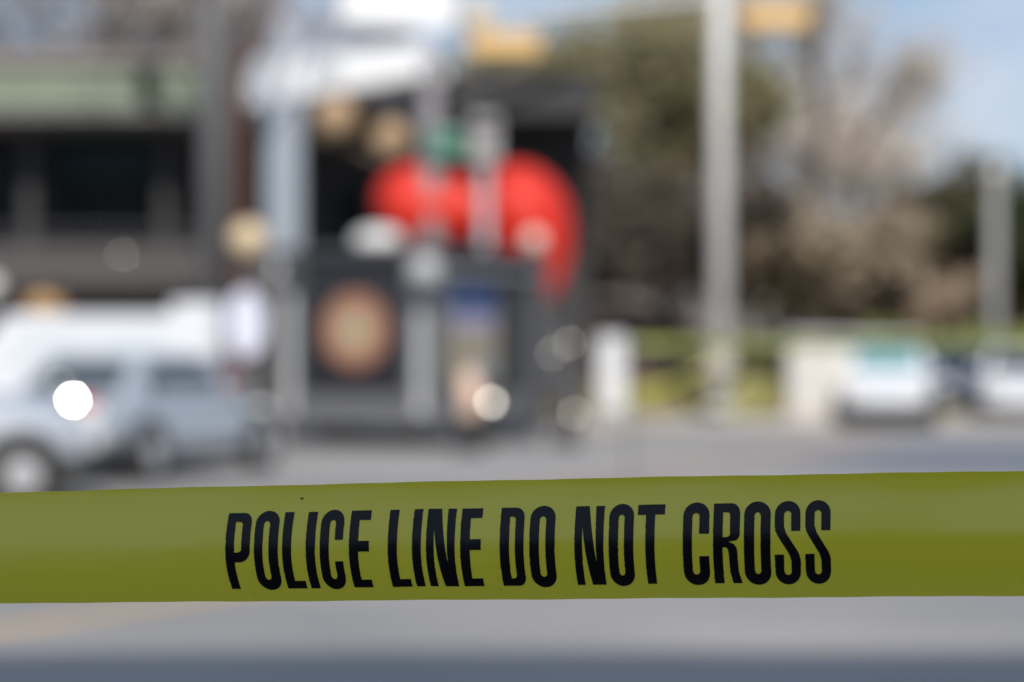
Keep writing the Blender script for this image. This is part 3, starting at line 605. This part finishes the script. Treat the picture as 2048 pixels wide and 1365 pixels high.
bs.inputs['Base Color'].default_value = TCOL + (1,); bs.inputs['Roughness'].default_value = .3; bs.inputs['Specular IOR Level'].default_value = .85
t_ = n.nodes.new('ShaderNodeTexCoord'); m_ = n.nodes.new('ShaderNodeMapping'); m_.inputs['Scale'].default_value = (1.5, 1, 60)
z_n = n.nodes.new('ShaderNodeTexNoise'); z_n.inputs['Scale'].default_value = 4; z_n.inputs['Detail'].default_value = 4
bu = n.nodes.new('ShaderNodeBump'); bu.inputs['Strength'].default_value = .12; bu.inputs['Distance'].default_value = .001
n.links.new(t_.outputs['Object'], m_.inputs['Vector']); n.links.new(m_.outputs['Vector'], z_n.inputs['Vector']); n.links.new(z_n.outputs['Fac'], bu.inputs['Height']); n.links.new(bu.outputs['Normal'], bs.inputs['Normal'])
sx_ = n.nodes.new('ShaderNodeSeparateXYZ'); mr_ = n.nodes.new('ShaderNodeMapRange')   # rougher towards the left end, for a softer sheen there
for k_, v_ in (('From Min', -.35), ('From Max', .35), ('To Min', .42), ('To Max', .24)): mr_.inputs[k_].default_value = v_
n.links.new(t_.outputs['Object'], sx_.inputs[0]); n.links.new(sx_.outputs['X'], mr_.inputs['Value']); n.links.new(mr_.outputs['Result'], bs.inputs['Coat Roughness']); n.links.new(mr_.outputs['Result'], bs.inputs['Roughness'])
tl_ = n.nodes.new('ShaderNodeBsdfTranslucent'); tl_.inputs['Color'].default_value = (.85,.76,.05,1); ms = n.nodes.new('ShaderNodeMixShader'); ms.inputs['Fac'].default_value = .34
n.links.new(bs.outputs[0], ms.inputs[1]); n.links.new(tl_.outputs[0], ms.inputs[2]); n.links.new(ms.outputs[0], n.nodes['Material Output'].inputs['Surface'])
me = bpy.data.meshes.new('barrier_tape'); me.from_pydata(vs, [], fs); me.update(); me.shade_smooth()
TAPE = link('barrier_tape', me, tp); tag(TAPE, 'sharp yellow police line tape with black lettering stretched across the foreground', 'tape', 'yellow police tapes')
ink = bpy.data.materials.new('black_ink'); ink.use_nodes = True; ib = ink.node_tree.nodes['Principled BSDF']
ib.inputs['Base Color'].default_value = (.0035,.0037,.005,1); ib.inputs['Roughness'].default_value = .3; ib.inputs['Specular IOR Level'].default_value = .3

# lettering: each letter an outline in tape coordinates (x in px, v 0 cap top .. 1 baseline)
def bend(x, v):
    f = max(0, min(1, (x-455)/1205)); bt = 8*(1-f)+.8*f; bb = 14*(1-f)+2.5*f
    return bt*((.5-v)/.5)**2 if v < .5 else bb*((v-.5)/.5)**2
def arc(cx, cy, rx, ry, a0, a1, n=10):
    return [(cx + rx*math.cos(R(a0+(a1-a0)*i/n)), cy - ry*math.sin(R(a0+(a1-a0)*i/n))) for i in range(n+1)]
OV = .02
def stadium(x0, x1, v0, v1, ry, k=1.0):
    rx = (x1-x0)/2*k
    return arc(x1-rx, v0+ry, rx, ry, 0, 90) + arc(x0+rx, v0+ry, rx, ry, 90, 180) + arc(x0+rx, v1-ry, rx, ry, 180, 270) + arc(x1-rx, v1-ry, rx, ry, 270, 360)
def O_(x0, x1, h0, h1): return [stadium(x0, x1, -OV, 1+OV, .16), stadium(h0, h1, .115, .885, .05)]
def I_(x0, x1): return [[(x0,0),(x1,0),(x1,1),(x0,1)]]
def L_l(x0, s, x1): return [[(x0,0),(s,0),(s,.90),(x1,.90),(x1,1),(x0,1)]]
def E_(x0, s, xt, xm, xb): return [[(x0,0),(xt,0),(xt,.125),(s,.125),(s,.395),(xm,.395),(xm,.535),(s,.535),(s,.90),(xb,.90),(xb,1),(x0,1)]]
def P_(x0, x1, s):
    o = [(x0,0)] + arc(x1-17, .13, 17, .13, 90, 0) + arc(x1-22, .50, 22, .15, 0, -90) + [(s,.65),(s,1),(x0,1)]
    ih = [(s-.5,.117)] + arc(x1-24, .155, 6.5, .038, 90, 0) + arc(x1-26, .48, 8.5, .04, 0, -90) + [(s-.5,.52)]
    return [o, ih]
def C_(x0, x1, h0, h1):
    rx = (x1-x0)/2; o = arc(x1-rx, .14, rx, .16, 0, 180) + arc(x0+rx, .86, rx, .16, 180, 360)
    r2 = (h1-h0)/2
    o = arc(x1-rx, .14, rx, .16, 0, 180) + arc(x0+rx, .86, rx, .16, 180, 360) + [(x1,.655),(h1,.655)] + arc(h1-r2, .84, r2, .045, 0, -180) + arc(h1-r2, .16, r2, .045, 180, 0) + [(h1,.375),(x1,.375)]
    return [o]
def N_(x0, x1):
    w_ = 17.2; return [[(x0,0),(x0+27.5,0),(x1-w_+2.5,.72),(x1-w_,0),(x1,0),(x1,1),(x1-27.5,1),(x0+w_-2,.26),(x0+w_-1.2,1),(x0,1)]]
def D_(x0, x1, h0, h1):
    return [[(x0,0)] + arc(x1-18, .13, 18, .13, 90, 0) + arc(x1-16, .88, 16, .12, 0, -90) + [(x0,1)], [(h0,.117)] + arc(h1-6, .155, 6, .038, 90, 0) + arc(h1-6, .85, 6, .055, 0, -90) + [(h0,.905)]]
def T_(x0, x1, s0, s1): return [[(x0,0),(x1,0),(x1,.128),(s1,.128),(s1,1),(s0,1),(s0,.128),(x0,.128)]]
def R_(x0, x1, s, h1):
    o = [(x0,0)] + arc(x1-18, .13, 18, .13, 90, 0) + [(x1,.36)] + arc(x1-12, .38, 12, .09, 0, -75, 6) + [(x1-22,.48)] + [(x1-11,.515),(x1-5.5,.57),(x1-4.5,.66),(x1-3.5,.86),(x1+2,1),(x1-16.5,1),(x1-21,.86),(x1-22,.64),(x1-24,.57),(x1-29,.55),(s,.55),(s,1),(x0,1)]
    ih = [(s,.113)] + arc(h1-6, .15, 6, .037, 90, 0) + arc(h1-8, .385, 8, .037, 0, -90) + [(s,.422)]
    return [o, ih]
def S_(x0, x1):
    w_ = 18.6; rx = (x1-x0)/2; r2 = rx - w_
    o = arc(x0+rx, .14, rx, .16, 0, 180)[:] 
    o = arc(x0+rx, .14, rx, .16, 0, 180) + [(x0,.30),(x0+2,.36),(x0+7,.42),(x1-w_-4,.64),(x1-w_,.72)] + arc(x0+rx, .855, r2, .045, 0, -180) + [(x0+w_,.645),(x0,.645)] + arc(x0+rx, .86, rx, .16, 180, 360) + [(x1+.6,.72),(x1-1.5,.66),(x1-5,.61),(x0+w_+4,.375),(x0+w_,.29)] + arc(x0+rx, .15, r2, .045, 180, 0) + [(x1-w_,.355),(x1,.355)]
    return [o]
letters = [P_(450.6,499.5,468.4), O_(507.7,555.5,524.7,536.7), L_l(564,582.2,603), I_(611.2,629.7), C_(639.2,685.4,657.4,669), E_(697.7,716.1,738,737.7,736.3),
 L_l(775.3,793.7,814.9), I_(823.8,841.6), N_(851.8,909.2), E_(920.2,939.3,961.9,961.5,960.2),
 D_(999.1,1047,1018,1029.5), O_(1058.6,1109.2,1077.7,1090.6),
 N_(1148.7,1206.8), O_(1217.1,1266.6,1236,1247.7), T_(1273.9,1328.3,1290.5,1309),
 C_(1365.5,1418,1383.8,1398), R_(1426,1479.4,1445.2,1459.5), O_(1487.7,1540.8,1508.3,1521), S_(1549,1600.6), S_(1610.2,1661)]
def inside(poly, x, y):
    c = False; j = len(poly)-1
    for i in range(len(poly)):
        xi, yi = poly[i]; xj, yj = poly[j]
        if (yi > y) != (yj > y) and x < (xj-xi)*(y-yi)/(yj-yi)+xi: c = not c
        j = i
    return c
rl = random.Random(9)
Hpx = 153.0
def letter(polys):
    vv = []; ee = []; ps = []
    for poly in polys:
        q = []
        for i, a in enumerate(poly):
            c = poly[(i+1) % len(poly)]; ln = math.hypot(a[0]-c[0], (a[1]-c[1])*Hpx); k = max(1, int(ln/2.4))
            if ln < .05: continue
            for t in range(k):
                j = (.0 if t == 0 else 1)
                rag = (rl.random()**6*1.6*rl.choice((-1,1)) if abs(a[0]-c[0]) < 3 else rl.random()**6*.8) * j
                q.append((a[0]+(c[0]-a[0])*t/k + rag*.5 + rl.uniform(-.07,.07)*j, a[1]+(c[1]-a[1])*t/k))
        ps.append(q); b0 = len(vv); vv += [Vector((p[0], p[1]*Hpx)) for p in q]; ee += [(b0+i, b0+(i+1) % len(q)) for i in range(len(q))]
    xs_ = [p.x for p in vv]; x0, x1 = min(xs_), max(xs_)
    for iy in range(-2, 42):
        for ix in range(int((x1-x0)/6)+1):
            x = x0+3+ix*6; v = iy*.025+.0101
            if sum(inside(p, x, v) for p in ps) % 2: vv.append(Vector((x+.013*iy, v*Hpx)))
    r = delaunay_2d_cdt(vv, ee, [], 0, 1e-4)
    ov, of = r[0], r[2]; F = []
    for f in of:
        cx = sum(ov[i].x for i in f)/3; cy = sum(ov[i].y for i in f)/3/Hpx
        if sum(inside(p, cx, cy) for p in ps) % 2: F.append(tuple(f))
    out = []
    for p in ov:
        v = p.y/Hpx; x = p.x + bend(p.x, max(0, min(1, v)))
        a = 1026.6 - .0195*(x-460); c = 1178.2 - .0112*(x-470)
        out.append(tuple(surf(x, a+(c-a)*v, .00025)))
    me = bpy.data.meshes.new('letter'); me.from_pydata(out, [], F); me.update()
    bm = bmesh.new(); bm.from_mesh(me); bmesh.ops.delete(bm, geom=[v for v in bm.verts if not v.link_faces], context='VERTS'); bm.to_mesh(me); bm.free(); me.shade_smooth()
    return link('letter', me, ink, TAPE)
for l in letters: letter(l)
# ink specks
sp = MB()
def speck(x, y, r):
    n0 = 6; pts = [surf(x + r*math.cos(a)*rl.uniform(.6,1.2), y + r*math.sin(a)*rl.uniform(.6,1.2), .00026) for a in [2*math.pi*i/n0 for i in range(n0)]]
    sp.add(pts, [tuple(range(n0))])
for x, y, r in ((604,997,2.4),(602,996,1.4),(607,996,1.4),(547,1018,1),(918,1035,.8),(510,1188,.9),(1001,1180,1.1),(1002,1059,.8),(1145,1032,.8),(1365,1110,1),(1366,1131,1),(1364,1086,.8),(1589,998,.7),(1652,999,.8),(506,1187,.8),(971,1010,.8)): speck(x, y, r)
for i in range(60):
    x = rl.choice((450.5, 1147, 1365, 1486, 998)) + rl.uniform(-4, 1); speck(x + 3, rl.uniform(1030, 1160), rl.uniform(.3,.7))
o = sp.build('ink_specks', ink, TAPE); o['kind'] = 'stuff'
